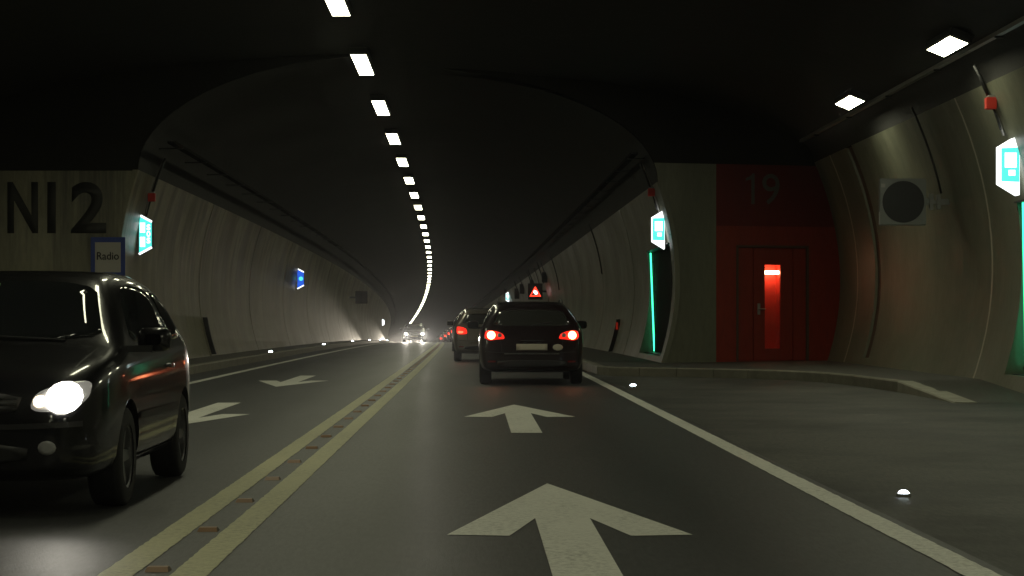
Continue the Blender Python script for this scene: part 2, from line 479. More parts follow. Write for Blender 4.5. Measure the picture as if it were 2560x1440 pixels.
# right tunnel wall, with the recess of the emergency niche
NY0, NY1, NZ0, NZ1 = 43.1, 48.5, 0.30, 2.74
panel(XR, 42.45, NY0, 0.12, ZT, M_WALL_R, wr)
panel(XR, NY0, NY1, 0.12, NZ0, M_WALL_R, wr); panel(XR, NY0, NY1, NZ1, ZT, M_WALL_R, wr)
panel(XR, NY1, 52.9, 0.12, ZT, M_WALL_R, wr)
y = 53.0
while y < 430:
    w = 11.7 if y < 150 else 23.5
    filler(XR, y - .1, y, 0.12, ZT, M_JOINT, wr)
    panel(XR, y, y + w - 0.1, 0.12, ZT, M_WALL_R, wr); y += w
y = 39.0; first = True
while y < 430:
    w = 11.7 if y < 150 else 23.5
    if not first: filler(XL, y - .1, y, 0.12, ZT, M_JOINT, wl)
    first = False
    panel(XL, y, y + w - 0.1, 0.12, ZT, M_WALL_L, wl); y += w
# lay-by wall: panels between pale and brown joints, with a second niche near the right edge
for a, b in ((41.5, 44.4), (39.65, 41.42), (30.75, 39.1), (29.06, 30.68), (19.0, 23.5), (7.0, 18.9), (-5, 6.9), (-17, -5.1), (-29, -17.1), (YBACK, -29.1)):
    panel(XB, a, b, 0.02, ZB, M_WALL_R, wb)
panel(XB, 23.5, 29.06, 0.02, NZ0, M_WALL_R, wb); panel(XB, 23.5, 29.06, NZ1 + .06, ZB, M_WALL_R, wb)
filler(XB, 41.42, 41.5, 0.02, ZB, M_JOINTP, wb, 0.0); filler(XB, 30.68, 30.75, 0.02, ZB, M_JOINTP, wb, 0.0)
filler(XB, 39.1, 39.65, 0.34, ZB, M_BROWN, wb, 0.05, 'recessed_channel'); panel(XB, 39.1, 39.65, 0.02, 0.34, M_WALL_R, wb)
filler(XB, 18.9, 19.0, 0.02, ZB, M_JOINT, wb)
for a, b in ((27.1, 39.3), (15, 27), (3, 14.9), (-9, 2.9), (-21, -9.1), (YBACK, -21.1)):
    panel(XN, a, b, 0.02, ZB, M_WALL_L, wn_)

# niche recesses: vertical dark back plate and jambs
def niche(foot, y0, y1, z0, z1, depth, parent, xb):
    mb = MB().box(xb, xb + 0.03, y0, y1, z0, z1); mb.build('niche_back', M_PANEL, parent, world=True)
    mb = MB()
    mb.box(foot + 0.10, xb, y0 - .001, y0 + .02, z0, z1)
    rows = [[(wx(foot - .16, z), yy, z) for yy in (y1 - .001,)] + [(xb, y1 - .001, z)] for z in steps(z0, z1, .25)]
    MB().grid(rows).build('niche_jamb', M_WALL_R, parent, world=True)
    mb.box(foot + .02, xb, y0, y1, z0 - .012, z0 + .012); mb.box(foot + .02, xb, y0, y1, z1 - .012, z1 + .012)
    each(mb, 'niche_frame', M_DARK, parent, True)
niche(XR + .16, NY0, NY1, NZ0, NZ1, .2, wr, XR + 0.37)
niche(XB + .16, 23.5, 29.06, NZ0, NZ1 + .06, .2, wb, XB + 0.37)

# ------------------------------------------------------------------ ceiling
def ceil_half(xt, zt, y0, y1, name, label):
    rows = []
    for y in ylist(y0, y1):
        rows.append([P(XC + (xt - XC) * math.cos(t), y, zt + (ZC - zt) * math.sin(t)) for t in [math.pi / 2 * i / 18 for i in range(19)]])
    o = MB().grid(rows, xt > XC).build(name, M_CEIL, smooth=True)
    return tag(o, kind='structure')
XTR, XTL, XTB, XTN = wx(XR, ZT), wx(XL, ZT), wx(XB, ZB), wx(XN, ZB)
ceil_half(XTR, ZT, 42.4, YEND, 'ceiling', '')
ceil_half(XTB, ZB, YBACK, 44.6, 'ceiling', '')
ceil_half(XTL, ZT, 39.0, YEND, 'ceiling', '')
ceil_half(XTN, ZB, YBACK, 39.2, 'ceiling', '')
def xin(side, z, big):
    """inner edge of the tunnel outline at height z"""
    if side > 0: foot, xt, zt = (XB, XTB, ZB) if big else (XR, XTR, ZT)
    else: foot, xt, zt = (XN, XTN, ZB) if big else (XL, XTL, ZT)
    if z <= zt: return wx(foot, z)
    s = min(1.0, (z - zt) / (ZC - zt)); return XC + (xt - XC) * math.sqrt(max(0, 1 - s * s))

# end wall of the right lay-by, running slightly askew; xa/xb are functions of z
ESL = 0.25
def ey(x): return 42.45 + ESL * (x - XR)
def end_panel(xa, xb, z0, z1, m, parent, name, off=0.0, n=8, yfun=None):
    rows = []
    for z in steps(z0, z1, 0.2):
        a, b = xa(z), xb(z); rows.append([((a + (b - a) * i / n), (yfun or ey)(a + (b - a) * i / n) - off, z) for i in range(n + 1)])
    return MB().grid(rows).build(name, m, parent, world=True)
we = thing('end_wall', 'end wall of the lay-by with beige and red painted fields', 'wall', (5.9, ey(5.9), 0))
XRED = 5.16
ins, outs = (lambda z: xin(1, z, False)), (lambda z: xin(1, z, True) + 0.05)
end_panel(ins, lambda z: XRED, 0.1, ZB - .08, M_WALL_R, we, 'beige_field')
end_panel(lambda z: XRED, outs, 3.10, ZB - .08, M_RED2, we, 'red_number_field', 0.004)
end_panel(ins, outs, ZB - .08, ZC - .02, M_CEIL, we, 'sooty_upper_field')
# lower red field in strips round the door opening
DX0, DX1, DZ0, DZ1 = 5.60, 7.22, 0.20, 2.69
end_panel(lambda z: XRED, lambda z: DX0, 0.1, 3.10, M_RED, we, 'red_field', 0.004)
end_panel(lambda z: DX1, outs, 0.1, 3.10, M_RED, we, 'red_field', 0.004)
end_panel(lambda z: DX0, lambda z: DX1, DZ1, 3.10, M_RED, we, 'red_field', 0.004)
end_panel(lambda z: DX0, lambda z: DX1, 0.1, DZ0, M_RED, we, 'red_field', 0.004)
# left niche end wall
wln = thing('end_wall', 'flat wall of the left niche carrying big black lettering', 'wall', (-8.5, 39.0, 0))
end_panel(lambda z: xin(-1, z, True) - .05, lambda z: xin(-1, z, False), 0.1, 4.0, M_WALL_L, wln, 'wall_field', yfun=lambda x: 39.025)
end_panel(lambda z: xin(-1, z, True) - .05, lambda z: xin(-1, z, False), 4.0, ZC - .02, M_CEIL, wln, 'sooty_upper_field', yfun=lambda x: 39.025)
for txt, x, w in (('N', -9.12, 0.60), ('I', -8.34, 0.165), ('2', -7.88, 0.69)):
    o = link('letter', text_mesh(txt, w, 1.0, 0.030 if txt != 'I' else 0.03), M_TEXT, wln); o.location = (x + 8.5, 0.020, 2.78)

# ------------------------------------------------------------------ the red door
ang = math.atan(ESL)
def on_end(x, z, off=0.0): return (x, ey(x) - off, z)
door = thing('emergency_door', 'red emergency exit door under the number 19 with a lit window strip', 'door', (DX0, ey(DX0), DZ0), ang)
k = 1 / math.cos(ang)
dw, dh = (DX1 - DX0) * k, DZ1 - DZ0
mb = MB()                                                 # frame
mb.prism([(0, 0), (.05, 0), (.05, dh - .05), (dw - .05, dh - .05), (dw - .05, 0), (dw, 0), (dw, dh), (0, dh)], 'y', -.02, .12)
mb.build('door_frame', M_BROWN, door)
wx0, wx1, wz0, wz1 = (6.25 - DX0) * k, (6.60 - DX0) * k, 0.27, 2.07
def leaf(x0, x1, hole=None):
    mb = MB()
    if hole is None: mb.box(x0, x1, 0.03, 0.08, 0.01, dh - .055)
    else:
        a, b, c, d = hole
        z0, z1 = .01, dh - .055
        o4, i4 = [(x0, z0), (x1, z0), (x1, z1), (x0, z1)], [(a, c), (b, c), (b, d), (a, d)]
        vs = [(p, yy, q) for yy in (.03, .08) for pl in (o4, i4) for p, q in pl]
        fs = []
        for i in range(4):
            j = (i + 1) % 4
            fs += [(i, j, 4 + j, 4 + i), (8 + i, 8 + j, 12 + j, 12 + i), (i, j, 8 + j, 8 + i), (4 + i, 4 + j, 12 + j, 12 + i)]
        mb.add(vs, fs)
    return mb.build('door_leaf', M_RED, door)
s1, s2 = (5.99 - DX0) * k, (6.88 - DX0) * k
leaf(0.055, s1 - .008); lf = leaf(s1 + .008, s2 - .008, (wx0, wx1, wz0, wz1)); leaf(s2 + .008, dw - .055)
mb = MB()                                                 # lit box behind the window
mb.box(wx0, wx1, .30, .32, wz0, wz1).box(wx0 - .01, wx0, .06, .32, wz0, wz1).box(wx1, wx1 + .01, .06, .32, wz0, wz1)
mb.box(wx0, wx1, .06, .32, wz0 - .01, wz0).box(wx0, wx1, .06, .32, wz1, wz1 + .01)
each(mb, 'window_lining', M_GLASSRED, door)
mb = MB().tube([(wx0 + .005, .12, wz1 - .16), (wx1 - .005, .12, wz1 - .16)], 0.042, 10); mb.build('lamp_tube', M_TUBE, door)
gl = bpy.data.materials.new('window_glass'); gl.use_nodes = True
gb = gl.node_tree.nodes['Principled BSDF']; gb.inputs['Transmission Weight'].default_value = 1.0; gb.inputs['Roughness'].default_value = 0.02
gb.inputs['IOR'].default_value = 1.45; gb.inputs['Base Color'].default_value = (1, .85, .8, 1)
tr = gl.node_tree.nodes.new('ShaderNodeBsdfTransparent'); tr.inputs[0].default_value = (1, .80, .72, 1)
gg = gl.node_tree.nodes.new('ShaderNodeBsdfGlossy'); gg.inputs['Roughness'].default_value = .03
mx = gl.node_tree.nodes.new('ShaderNodeMixShader'); mx.inputs[0].default_value = 0.06
gl.node_tree.links.new(tr.outputs[0], mx.inputs[1]); gl.node_tree.links.new(gg.outputs[0], mx.inputs[2])
gl.node_tree.links.new(mx.outputs[0], gl.node_tree.nodes['Material Output'].inputs[0])
MB().box(wx0 - .004, wx1 + .004, .05, .056, wz0, wz1).build('window_pane', gl, door)
mb = MB().box(.50, .56, .015, .031, 1.0, 1.24)
dhn = mb.build('handle_plate', M_STEEL, door)
MB().tube([(.53, .03, 1.12), (.53, -.03, 1.12), (.66, -.03, 1.12)], .011, 8).build('lever', M_STEEL, dhn)
sg = thing('number_sign', 'grey painted number 19 on the red field above the door', 'number', on_end(5.79, 3.57, .012), ang)
mb = MB().prism([(.15, 0), (.225, 0), (.225, .66), (.17, .66), (.15, .62)], 'y', -.004, 0)
mb.add([(.15, -.004, .62), (.15, -.004, .535), (.02, -.004, .50), (.02, -.004, .555)], [(0, 1, 2, 3)])
mb.build('digit', M_TEXTG, sg)
o = link('digit', text_mesh('9', .40, 0.66, 0.0), M_TEXTG, sg); o.location = (.40, 0, 0)

# ------------------------------------------------------------------ radio sign
rs = thing('radio_sign', 'blue and white radio sign on the left niche wall behind the hatchback', 'sign', (-7.48, 38.97, 1.68))
MB().box(0, .67, -.02, 0, 0, 1.02).build('sign_plate', M_SBLUE, rs, bevel=.004)
MB().box(.085, .585, -.024, -.019, .335, .92).build('white_field', M_SWHITE, rs)
letters('Radio', .43, .15, .012, M_TEXT, rs, (.12, -.024, .58))
letters('RSI  88.1', .48, .085, .008, M_SWHITE, rs, (.10, -.021, .20))
each(MB().box(.1, .14, 0, .03, .1, .9).box(.53, .57, 0, .03, .1, .9), 'bracket', M_STEEL, rs)

# ------------------------------------------------------------------ ceiling lamps
def ceiling_lamp(x, y, z, label, group, m, ln=1.58, w=0.29, tilt=0.0):
    t = thing('ceiling_lamp', label, 'lamp', P(x, y, z), yaw(y), group, pitch(y))
    t.rotation_euler = (pitch(y), tilt, yaw(y))
    key = ('lamp', ln, w, m.name)
    if key not in _kmesh:
        h = MB().box(-w / 2 - .03, w / 2 + .03, -ln - .06, ln + .06, 0.012, .12).mesh('housing'); h.materials.append(M_DARK)
        d = MB().box(-w / 2, w / 2, -ln, -.03, -.004, .012).mesh('diffuser')
        d2 = MB().box(-w / 2, w / 2, .03, ln, -.004, .012).mesh('diffuser')
        for q in (d, d2):
            q.materials.append(M_GREY); q.materials.append(m)
            for p in q.polygons: p.material_index = 1 if p.normal.z < -.5 else 0
        s = MB().box(-.02, .02, -ln * .6, -ln * .6 + .04, .12, .4).box(-.02, .02, ln * .6 - .04, ln * .6, .12, .4).mesh('hanger'); s = split(s); [q.materials.append(M_DARK) for q in s]
        _kmesh[key] = (h, d, d2, s)
    h, d, d2, s = _kmesh[key]
    link('housing', h, None, t); link('diffuser', d, None, t); link('diffuser', d2, None, t); [link('hanger', q, None, t) for q in s]
    return t
ORD = ['first', 'second', 'third', 'fourth', 'fifth', 'sixth', 'seventh', 'eighth', 'ninth', 'tenth', 'eleventh', 'twelfth']
GL = 'ceiling lamps in a row along the tunnel crown'
n = 0
for i in range(-8, 47):
    y = 31.4 + 8.0 * i
    if i < 0: lab = 'ceiling lamp above and behind the upper edge of the picture'
    elif i < 12: lab = f'{ORD[i]} white ceiling lamp of the row, counted down from the top edge'
    else: lab = 'small far ceiling lamp merging into the bright curving line'
    ceiling_lamp(-2.2, y, 6.11, lab, GL, M_LAMP)
for i, y in enumerate((35.9, 28.5, 21.1, 13.7, 6.3, -1.1, -8.5)):
    lab = ['farther of the two ceiling lamps over the lay-by', 'nearer and larger ceiling lamp over the lay-by'][i] if i < 2 else 'ceiling lamp over the lay-by outside the picture'
    ceiling_lamp(6.73, y, 4.99, lab, 'ceiling lamps over the lay-by', M_LAMPB, 0.70, 0.27, R(22))
for y in (29.3, 21.7, 14.1):  # unseen lamps added to brighten the end wall of the niche
    ceiling_lamp(-9.6, y, 5.10, 'unseen lamp added to brighten the left niche wall', 'unseen lamps added over the left niche', M_LAMPB, 0.85, 0.42, R(8))

# ------------------------------------------------------------------ cable trays
def tray(x, z, y0, y1, label, w=0.14, h=0.06, nb=3.6, tm=M_TRAY):
    t = thing('cable_tray', label, 'cable tray', P(x, y0, z))
    rows = [[P(x - w / 2, y, z + h), P(x - w / 2, y, z), P(x + w / 2, y, z), P(x + w / 2, y, z + h)] for y in ylist(y0, y1)]
    MB().grid(rows).build('tray', tm, t, world=True)
    rows = [[P(x - .04, y, z + .03), P(x + .04, y, z + .03)] for y in ylist(y0, y1)]
    mb = MB()
    for o in (-.035, 0.0, .04): mb.tube([P(x + o, y, z + .03) for y in ylist(y0, y1)], .016, 6)
    each(mb, 'cable', M_BLACK, t, True)
    y = y0 + 1.0
    while y < min(y1, y0 + 60):
        s = 1 if x > XC else -1
        MB().box(min(x - s * .08, x + s * .40), max(x - s * .08, x + s * .40), y - .02, y + .02, z + dz(y) - .03, z + dz(y) - .004).build('bracket', M_DARK, t, world=True)
        y += nb
    return t
tray(7.10, 4.93, 8, 43.6, 'steel cable tray below the lamps of the lay-by', tm=M_STEEL)
tray(3.42, 4.62, 42.6, 300, 'cable tray along the top of the right tunnel wall')
tray(-5.95, 4.55, 39.2, 330, 'cable tray along the top of the left tunnel wall')

# ------------------------------------------------------------------ wall fittings
def conduit(foot, y, z0, z1, r, parent, m=None, off=0.03, name='conduit'):
    s = 1 if foot > XC else -1
    pts = [P(wx(foot, z) - s * off, y, z) for z in steps(z0, z1, .25)]
    return MB().tube(pts, r, 6).build(name, m or M_DARK, parent, world=True, smooth=True)

def sos_sign(foot, y, zc, label, group, style, lit=M_TEAL, sc=1.0):
    s = 1 if foot > XC else -1
    xw = wx(foot, zc) - s * .035; xo = xw - s * 0.27 * sc
    loc = P(xw, y, zc); t = thing('emergency_call_sign', label, 'sign', loc, 0, group)
    hw, ho, th = .43 * sc, .265 * sc, .13
    a, b = 0.0, -s * .27 * sc
    def px(u): return a + (b - a) * u                     # u = 0 at the wall, 1 at the outer edge
    def hh(u): return hw + (ho - hw) * u
    lean = -.035 * s
    poly = [(px(0), -hh(0)), (px(1), -hh(1)), (px(1), hh(1)), (px(0), hh(0))]
    MB().prism(poly, 'y', -th + .012, th).build('sign_body', M_SIGNW if style == 'right' else M_DARK, t)
    tw, to = (.245 * sc, .235 * sc) if style == 'right' else (.375 * sc, .235 * sc)
    MB().prism([(px(.03), -tw), (px(.97), -to), (px(.97), to), (px(.03), tw)], 'y', -th - .004, -th + .010).build('lit_face', lit, t)
    if style != 'right':
        for q in (1, -1):
            MB().tube([(px(.02), -th, q * (hw - .03 * sc)), (px(.98), -th, q * (ho - .005))], .022 * sc, 8).build('edge_tube', M_SIGNW, t)
    def mark(u0, u1, z0, z1): MB().box(min(px(u0), px(u1)), max(px(u0), px(u1)), -th - .009, -th - .005, z0 * sc, z1 * sc).build('pictogram', M_SIGNP, t)
    if style == 'right':
        mark(.18, .80, -.04, .17); mark(.25, .60, -.155, -.075)
    elif style == 'left':
        mark(.10, .48, .04, .24); mark(.10, .48, -.25, -.05)
        for ch, z in (('S', .09), ('O', -.045), ('S', -.18)):
            o = link('letter', text_mesh(ch, .075 * sc, .115 * sc, .03), M_SIGNP, t); o.location = (px(.60) if s < 0 else px(.9), -th - .005, z * sc)
    else:
        MB().tube([(px(.55), -th - .004, 0), (px(.55), -th - .010, 0)], .085, 14).build('pictogram', M_TEAL, t)
    # supply box and conduit above
    return t
def supply(foot, y, z, zt, label, boxm=None, w=.13):
    s = 1 if foot > XC else -1
    x = wx(foot, z) - s * .09
    t = thing('junction_box', label, 'junction box', P(x, y, z))
    MB().box(-.075, .075, -w / 2, w / 2, -.085, .085).build('box', boxm or M_REDBOX, t, bevel=.008)
    MB().box(-.05, .05, -w / 2 + .01, w / 2 - .01, .085, .115).build('lid', M_GREY, t)
    conduit(foot, y, z + .11, zt, .028, t, M_BLACK, .08)
    conduit(foot, y + .12, z - .45, zt, .022, t, M_STEEL, .03)
    conduit(foot, y, z - .38, z - .08, .018, t, M_BLACK, .08, 'cable')
    return t
sos_sign(XR, 43.35, 3.05, 'lit teal and white emergency call sign on the wall corner beside the door', 'emergency call signs', 'right')
sos_sign(XB, 28.55, 3.30, 'large lit teal and white emergency call sign cut by the right edge', 'emergency call signs', 'right')
sos_sign(XL, 40.9, 2.83, 'lit teal emergency sign with white letters at the left niche corner', 'emergency call signs', 'left')
sos_sign(XL, 79.5, 2.80, 'small lit blue sign halfway along the left wall', 'emergency call signs', 'blue', M_BLUEF, 1.0)
sos_sign(XR, 156.0, 3.55, 'tiny white lit sign just above the roof of the nearest car', 'emergency call signs', 'right')
sos_sign(XL, 203.0, 2.15, 'tiny white lit sign at the far end of the left wall', 'emergency call signs', 'right', M_SIGNW, .8)
supply(XR, 43.45, 3.86, 4.5, 'small red junction box above the sign beside the door')
supply(XB, 28.7, 4.20, 4.75, 'red junction box above the sign at the right edge')
supply(XL, 41.0, 3.60, 4.4, 'dim red junction box above the teal sign on the left')

def green_tube(x, y, z0, z1, label, tilt=0.0):
    t = thing('light_tube', label, 'light tube', (x, y, z0), 0, 'green light tubes edging the emergency niches')
    MB().tube([(-tilt, 0, 0), (0, 0, z1 - z0)], .019, 10).build('tube', M_GREEN, t)
    mb = MB().box(-.03 - tilt, .03 - tilt, -.03, .03, -.05, -.001).box(-.03, .03, -.03, .03, z1 - z0 + .001, z1 - z0 + .05)
    each(mb, 'end_cap', M_DARK, t)
    each(MB().box(.03, .10, .01, .05, .2, .24).box(.03, .10, .01, .05, z1 - z0 - .24, z1 - z0 - .2), 'clip', M_DARK, t)
green_tube(XR + .275, 48.3, .33, 2.70, 'thin green light tube edging the dark niche left of the door', -.09)
green_tube(XB + .275, 28.9, .42, 2.80, 'thick green light tube at the right edge below the large sign', -.04)

def marker_fin(foot, y, z0, z1, label, refl):
    s = 1 if foot > XC else -1
    t = thing('marker_post', label, 'marker post', P(wx(foot, z0), y, z0), 0, 'marker posts on the walls')
    zs = steps(z0, z1, .12); mb = MB()
    for a, b in zip(zs, zs[1:]):
        pts = [(wx(foot, a) + s * .01, a), (wx(foot, a) - s * .115, a), (wx(foot, b) - s * .115, b), (wx(foot, b) + s * .01, b)]
        mb.add([P(p, y - .05, q) for p, q in pts] + [P(p, y + .05, q) for p, q in pts], [(0, 1, 2, 3), (4, 5, 6, 7), (0, 3, 7, 4), (1, 2, 6, 5)])
    a, b = zs[0], zs[-1]
    mb.build('post', M_BLACK, t, world=True)
    zc = z1 - .18
    MB().box(wx(foot, zc) - s * .07 - .03 + dx(y), wx(foot, zc) - s * .07 + .03 + dx(y), y - .065, y - .051, zc - .11 + dz(y), zc + .09 + dz(y)).build('reflector', refl, t, world=True)
M_RREF = mat('glowing_red_reflector', (0.6, 0.02, 0.01), 0.3, emit=(1, .05, .02), strength=.12)  # faint emission stands in for light thrown back by the reflector
marker_fin(XL, 51.0, .22, 1.16, 'dark leaning marker post on the left wall', M_BLACK)
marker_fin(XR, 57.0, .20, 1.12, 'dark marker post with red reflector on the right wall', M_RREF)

# round signal in its square box in the lay-by
sp = thing('signal_box', 'unlit square signal box with a round black face on the lay-by wall', 'signal', (7.07, 33.0, 3.04))
MB().box(-.38, .38, 0, .16, -.385, .385).build('box', M_GREY, sp, bevel=.012)
ring = [(.345 * math.cos(t), .345 * math.sin(t)) for t in [2 * math.pi * i / 40 for i in range(40)]]
MB().prism(ring, 'y', -.012, .004).build('lens', M_BLACK, sp)
MB().box(-.37, -.30, -.008, .002, .24, .30).build('latch', M_STEEL, sp)
each(MB().box(.38, .44, .03, .09, -.05, .06).box(.44, .50, .0, .12, -.13, .14).box(.56, .62, .0, .12, -.12, .12).box(.50, .56, .05, .09, -.03, .03).box(.62, .78, .03, .09, -.05, .05), 'arm', M_GREY, sp)
conduit(XB, 33.05, 3.18, 4.6, .020, sp, M_BLACK, .10)
MB().box(-.395, -.381, .02, .05, -.38, -.16).build('hinge', M_STEEL, sp)

# LED warning triangle further along the right wall
ws = thing('warning_sign', 'small red lit warning triangle on a black panel above the nearest car', 'sign', P(3.62, 104.5, 2.78), yaw(104.5))
MB().box(-.38, .38, 0, .22, -.42, .42).build('panel', M_BLACK, ws)
tri = [(-.30, -.26), (.30, -.26), (0, .27)]; inn = [(-.205, -.205), (.205, -.205), (0, .155)]
mb = MB()
for i in range(3):
    j = (i + 1) % 3; mb.prism([tri[i], tri[j], inn[j], inn[i]], 'y', -.02, -.001)
mb.build('red_triangle', M_SIGNRED, ws)
blob = [(-.09, .02), (-.05, .07), (.02, .05), (.09, -.02), (.12, -.11), (.07, -.16), (-.02, -.13), (-.08, -.06)]
MB().prism(blob, 'y', -.02, -.001).build('white_symbol', M_SIGNLED, ws)
MB().box(.38, .75, .05, .13, -.05, .05).build('arm', M_DARK, ws)
conduit(XR, 104.6, 3.2, 4.3, .03, ws, M_BLACK, .06)

# back of a panel on the left wall
bp = thing('sign_panel', 'dark square sign panel sticking out of the far left wall', 'sign', P(-6.05, 118, 2.72), yaw(118))
MB().box(-.36, .36, 0, .18, -.37, .37).build('panel', M_DARK, bp, bevel=.02)
MB().box(-.72, -.36, .05, .12, -.05, .05).build('arm', M_DARK, bp)
MB().box(-.05, .05, -.006, -.001, -.3, .3).build('seam', M_BLACK, bp)

# dark boxes with cables high on the right wall
for y, z, sz, lab in ((101, 3.42, .26, 'nearest dark equipment box high on the right wall'), (116, 3.5, .2, 'second dark equipment box on the right wall'),
                      (118, 3.10, .2, 'lower dark equipment box on the right wall'), (130, 3.5, .32, 'third dark equipment box on the right wall'),
                      (139, 3.4, .36, 'fourth dark equipment box on the right wall'), (158, 3.9, .3, 'farthest dark equipment box on the right wall')):
    x = wx(XR, z) - .13
    t = thing('equipment_box', lab, 'equipment box', P(x, y, z), yaw(y), 'equipment boxes on the right wall')
    MB().box(-sz * .55, .13, -.12, .12, -sz, sz).build('box', M_DARK, t, bevel=.015)
    MB().box(-sz * .45, .05, -.13, -.121, -sz * .8, sz * .8).build('cover', M_BLACK, t)
    conduit(XR, y, z + sz, 4.3, .03, t, M_BLACK, .07)
for y in (64.5, 92.0, 110.0):
    t = thing('wall_conduit', {64.5: 'thin conduit down the right wall, nearest of three', 92.0: 'thin conduit down the right wall, middle of three', 110.0: 'thin conduit down the right wall, farthest of three'}[y], 'conduit', P(wx(XR, 4), y, 2.6), 0, 'thin conduits on the right wall')
    conduit(XR, y, 2.6, 4.2, .022, t, M_BLACK)

# ------------------------------------------------------------------ guide lights and studs
def guide_led(x, y, z, label, r=.055):
    t = thing('guide_light', label, 'guide light', P(x, y, z), yaw(y), 'white guide lights along the kerb and lay-by')
    pts = [[(r * math.cos(b) * math.cos(a), r * math.cos(b) * math.sin(a) , .02 + r * .6 * math.sin(b)) for a in [2 * math.pi * i / 12 for i in range(13)]] for b in [math.pi / 2 * j / 4 for j in range(5)]]
    MB().grid(pts).build('lens', M_LED, t, smooth=True)
    MB().tube([(0, 0, -.002), (0, 0, .02)], r * 1.35, 12).build('base', M_STEEL, t)
guide_led(2.58, 32.6, 0.0, 'tiny white guide light on the edge of the lay-by beyond the arrow', .050)
guide_led(2.68, 12.5, 0.0, 'bright white guide light in the lay-by surface at the lower right', .034)
for y, lab in ((57, 'nearest white guide light on the left kerb'), (79, 'second white guide light on the left kerb'), (101, 'third white guide light on the left kerb'),
               (123, 'fourth white guide light on the left kerb'), (145, 'fifth white guide light on the left kerb'), (167, 'farthest white guide light on the left kerb')):
    guide_led(-5.76, y, .17, lab, .060)

stud_me = MB()
stud_me.add([(-.053, -.05, 0), (.053, -.05, 0), (.053, .05, 0), (-.053, .05, 0), (-.045, -.025, .02), (.045, -.025, .02), (.045, .025, .02), (-.045, .025, .02)],
            [(0, 1, 5, 4), (1, 2, 6, 5), (2, 3, 7, 6), (3, 0, 4, 7), (4, 5, 6, 7)])
stud_me = stud_me.mesh('road_stud'); stud_me.materials.append(M_STUD); stud_me.materials.append(M_STUDO)
for p in stud_me.polygons:
    if abs(p.normal.y) > .5 or p.normal.z > .9: p.material_index = 1
for i in range(-3, 62):
    y = 8.8 + 1.66 * i
    o = link('road_stud', stud_me, None); o.location = P(-1.393, y, 0.001); o.rotation_euler = (0, 0, yaw(y))
    tag(o, 'small orange brown road stud between the double centre lines', 'road stud', 'studs between the double centre lines')

# ------------------------------------------------------------------ cars
def pch(pts):
    xs = [p[0] for p in pts]; ys = [p[1] for p in pts]; n = len(xs)
    d = [(ys[i + 1] - ys[i]) / (xs[i + 1] - xs[i]) for i in range(n - 1)]
    m = [d[0]] + [0 if d[i - 1] * d[i] <= 0 else 2 * d[i - 1] * d[i] / (d[i - 1] + d[i]) for i in range(1, n - 1)] + [d[-1]]
    def f(x):
        if x <= xs[0]: return ys[0]
        if x >= xs[-1]: return ys[-1]
        for i in range(n - 1):
            if x <= xs[i + 1]: break
        h = xs[i + 1] - xs[i]; t = (x - xs[i]) / h
        return (2*t**3 - 3*t*t + 1) * ys[i] + (t**3 - 2*t*t + t) * h * m[i] + (-2*t**3 + 3*t*t) * ys[i + 1] + (t**3 - t*t) * h * m[i + 1]
    return f

def paintm(name, col, metal=0.0, rough=0.35):
    m = mat(name, col, rough, metal, coat=0.8, spec=0.12); n = NT(m)
    c = n.mix(n.ramp(n.noise((3, 3, 3), 1, 4), [(.4, 0.0), (.7, 1.0)]), col, tuple(min(1, v * 1.15 + .001) for v in col))
    n.link(c, n.b.inputs['Base Color'])
    return m
M_GLASS = mat('car_glass', (0.014, 0.016, 0.017), 0.05, 0.0, spec=0.6)
M_RGLASS = mat('rear_car_glass', (0.032, 0.034, 0.030), 0.08, 0.0, spec=0.6)
M_TYRE = mat('tyre_rubber', (0.014, 0.014, 0.014), 0.8)
M_RIM = mat('wheel_alloy', (0.32, 0.32, 0.33), 0.35, 0.9)
M_TRIM = mat('black_trim', (0.012, 0.012, 0.013), 0.5)
M_CHROME = mat('chrome', (0.75, 0.75, 0.75), 0.12, 1.0)
M_PLATE = mat('number_plate', (0.52, 0.47, 0.38), 0.5)
M_TAILC = mat('red_lens', (0.16, 0.006, 0.006), 0.12, coat=.5)
M_TAILON = mat('tail_lamp_on', (0.5, .05, .03), 0.3, emit=(1.0, 0.30, 0.12), strength=12.0)
M_TAILON2 = mat('far_tail_lamp_on', (0.5, .05, .03), 0.3, emit=(1.0, 0.07, 0.03), strength=5.0)
M_TAILGLOW = mat('red_lens_lit', (0.3, .01, .008), 0.3, emit=(1.0, 0.020, 0.008), strength=1.3)
M_HEADON = mat('head_lamp_on', (0.9, .9, .9), 0.3, emit=(1.0, 0.95, 0.84), strength=14.0)
M_HEADLENS = mat('head_lamp_lens_lit', (0.25, .25, .25), 0.2, emit=(1.0, 0.95, 0.84), strength=0.16)
M_SIDEON = mat('side_lamp_on', (0.9, .8, .6), 0.3, emit=(1.0, 0.80, 0.50), strength=3.5)
for _m in (M_HEADON, M_HEADLENS, M_SIDEON, M_TAILON2, M_TAILGLOW):
    _m.cycles.emission_sampling = 'NONE'
M_CLEAR = mat('clear_lens', (0.30, 0.30, 0.30), 0.15, coat=.6)
M_STICKG = mat('green_sticker', (0.12, 0.30, 0.08), 0.5)

def tmp(me):
    o = bpy.data.objects.new('tmp', me); COL.objects.link(o); return o

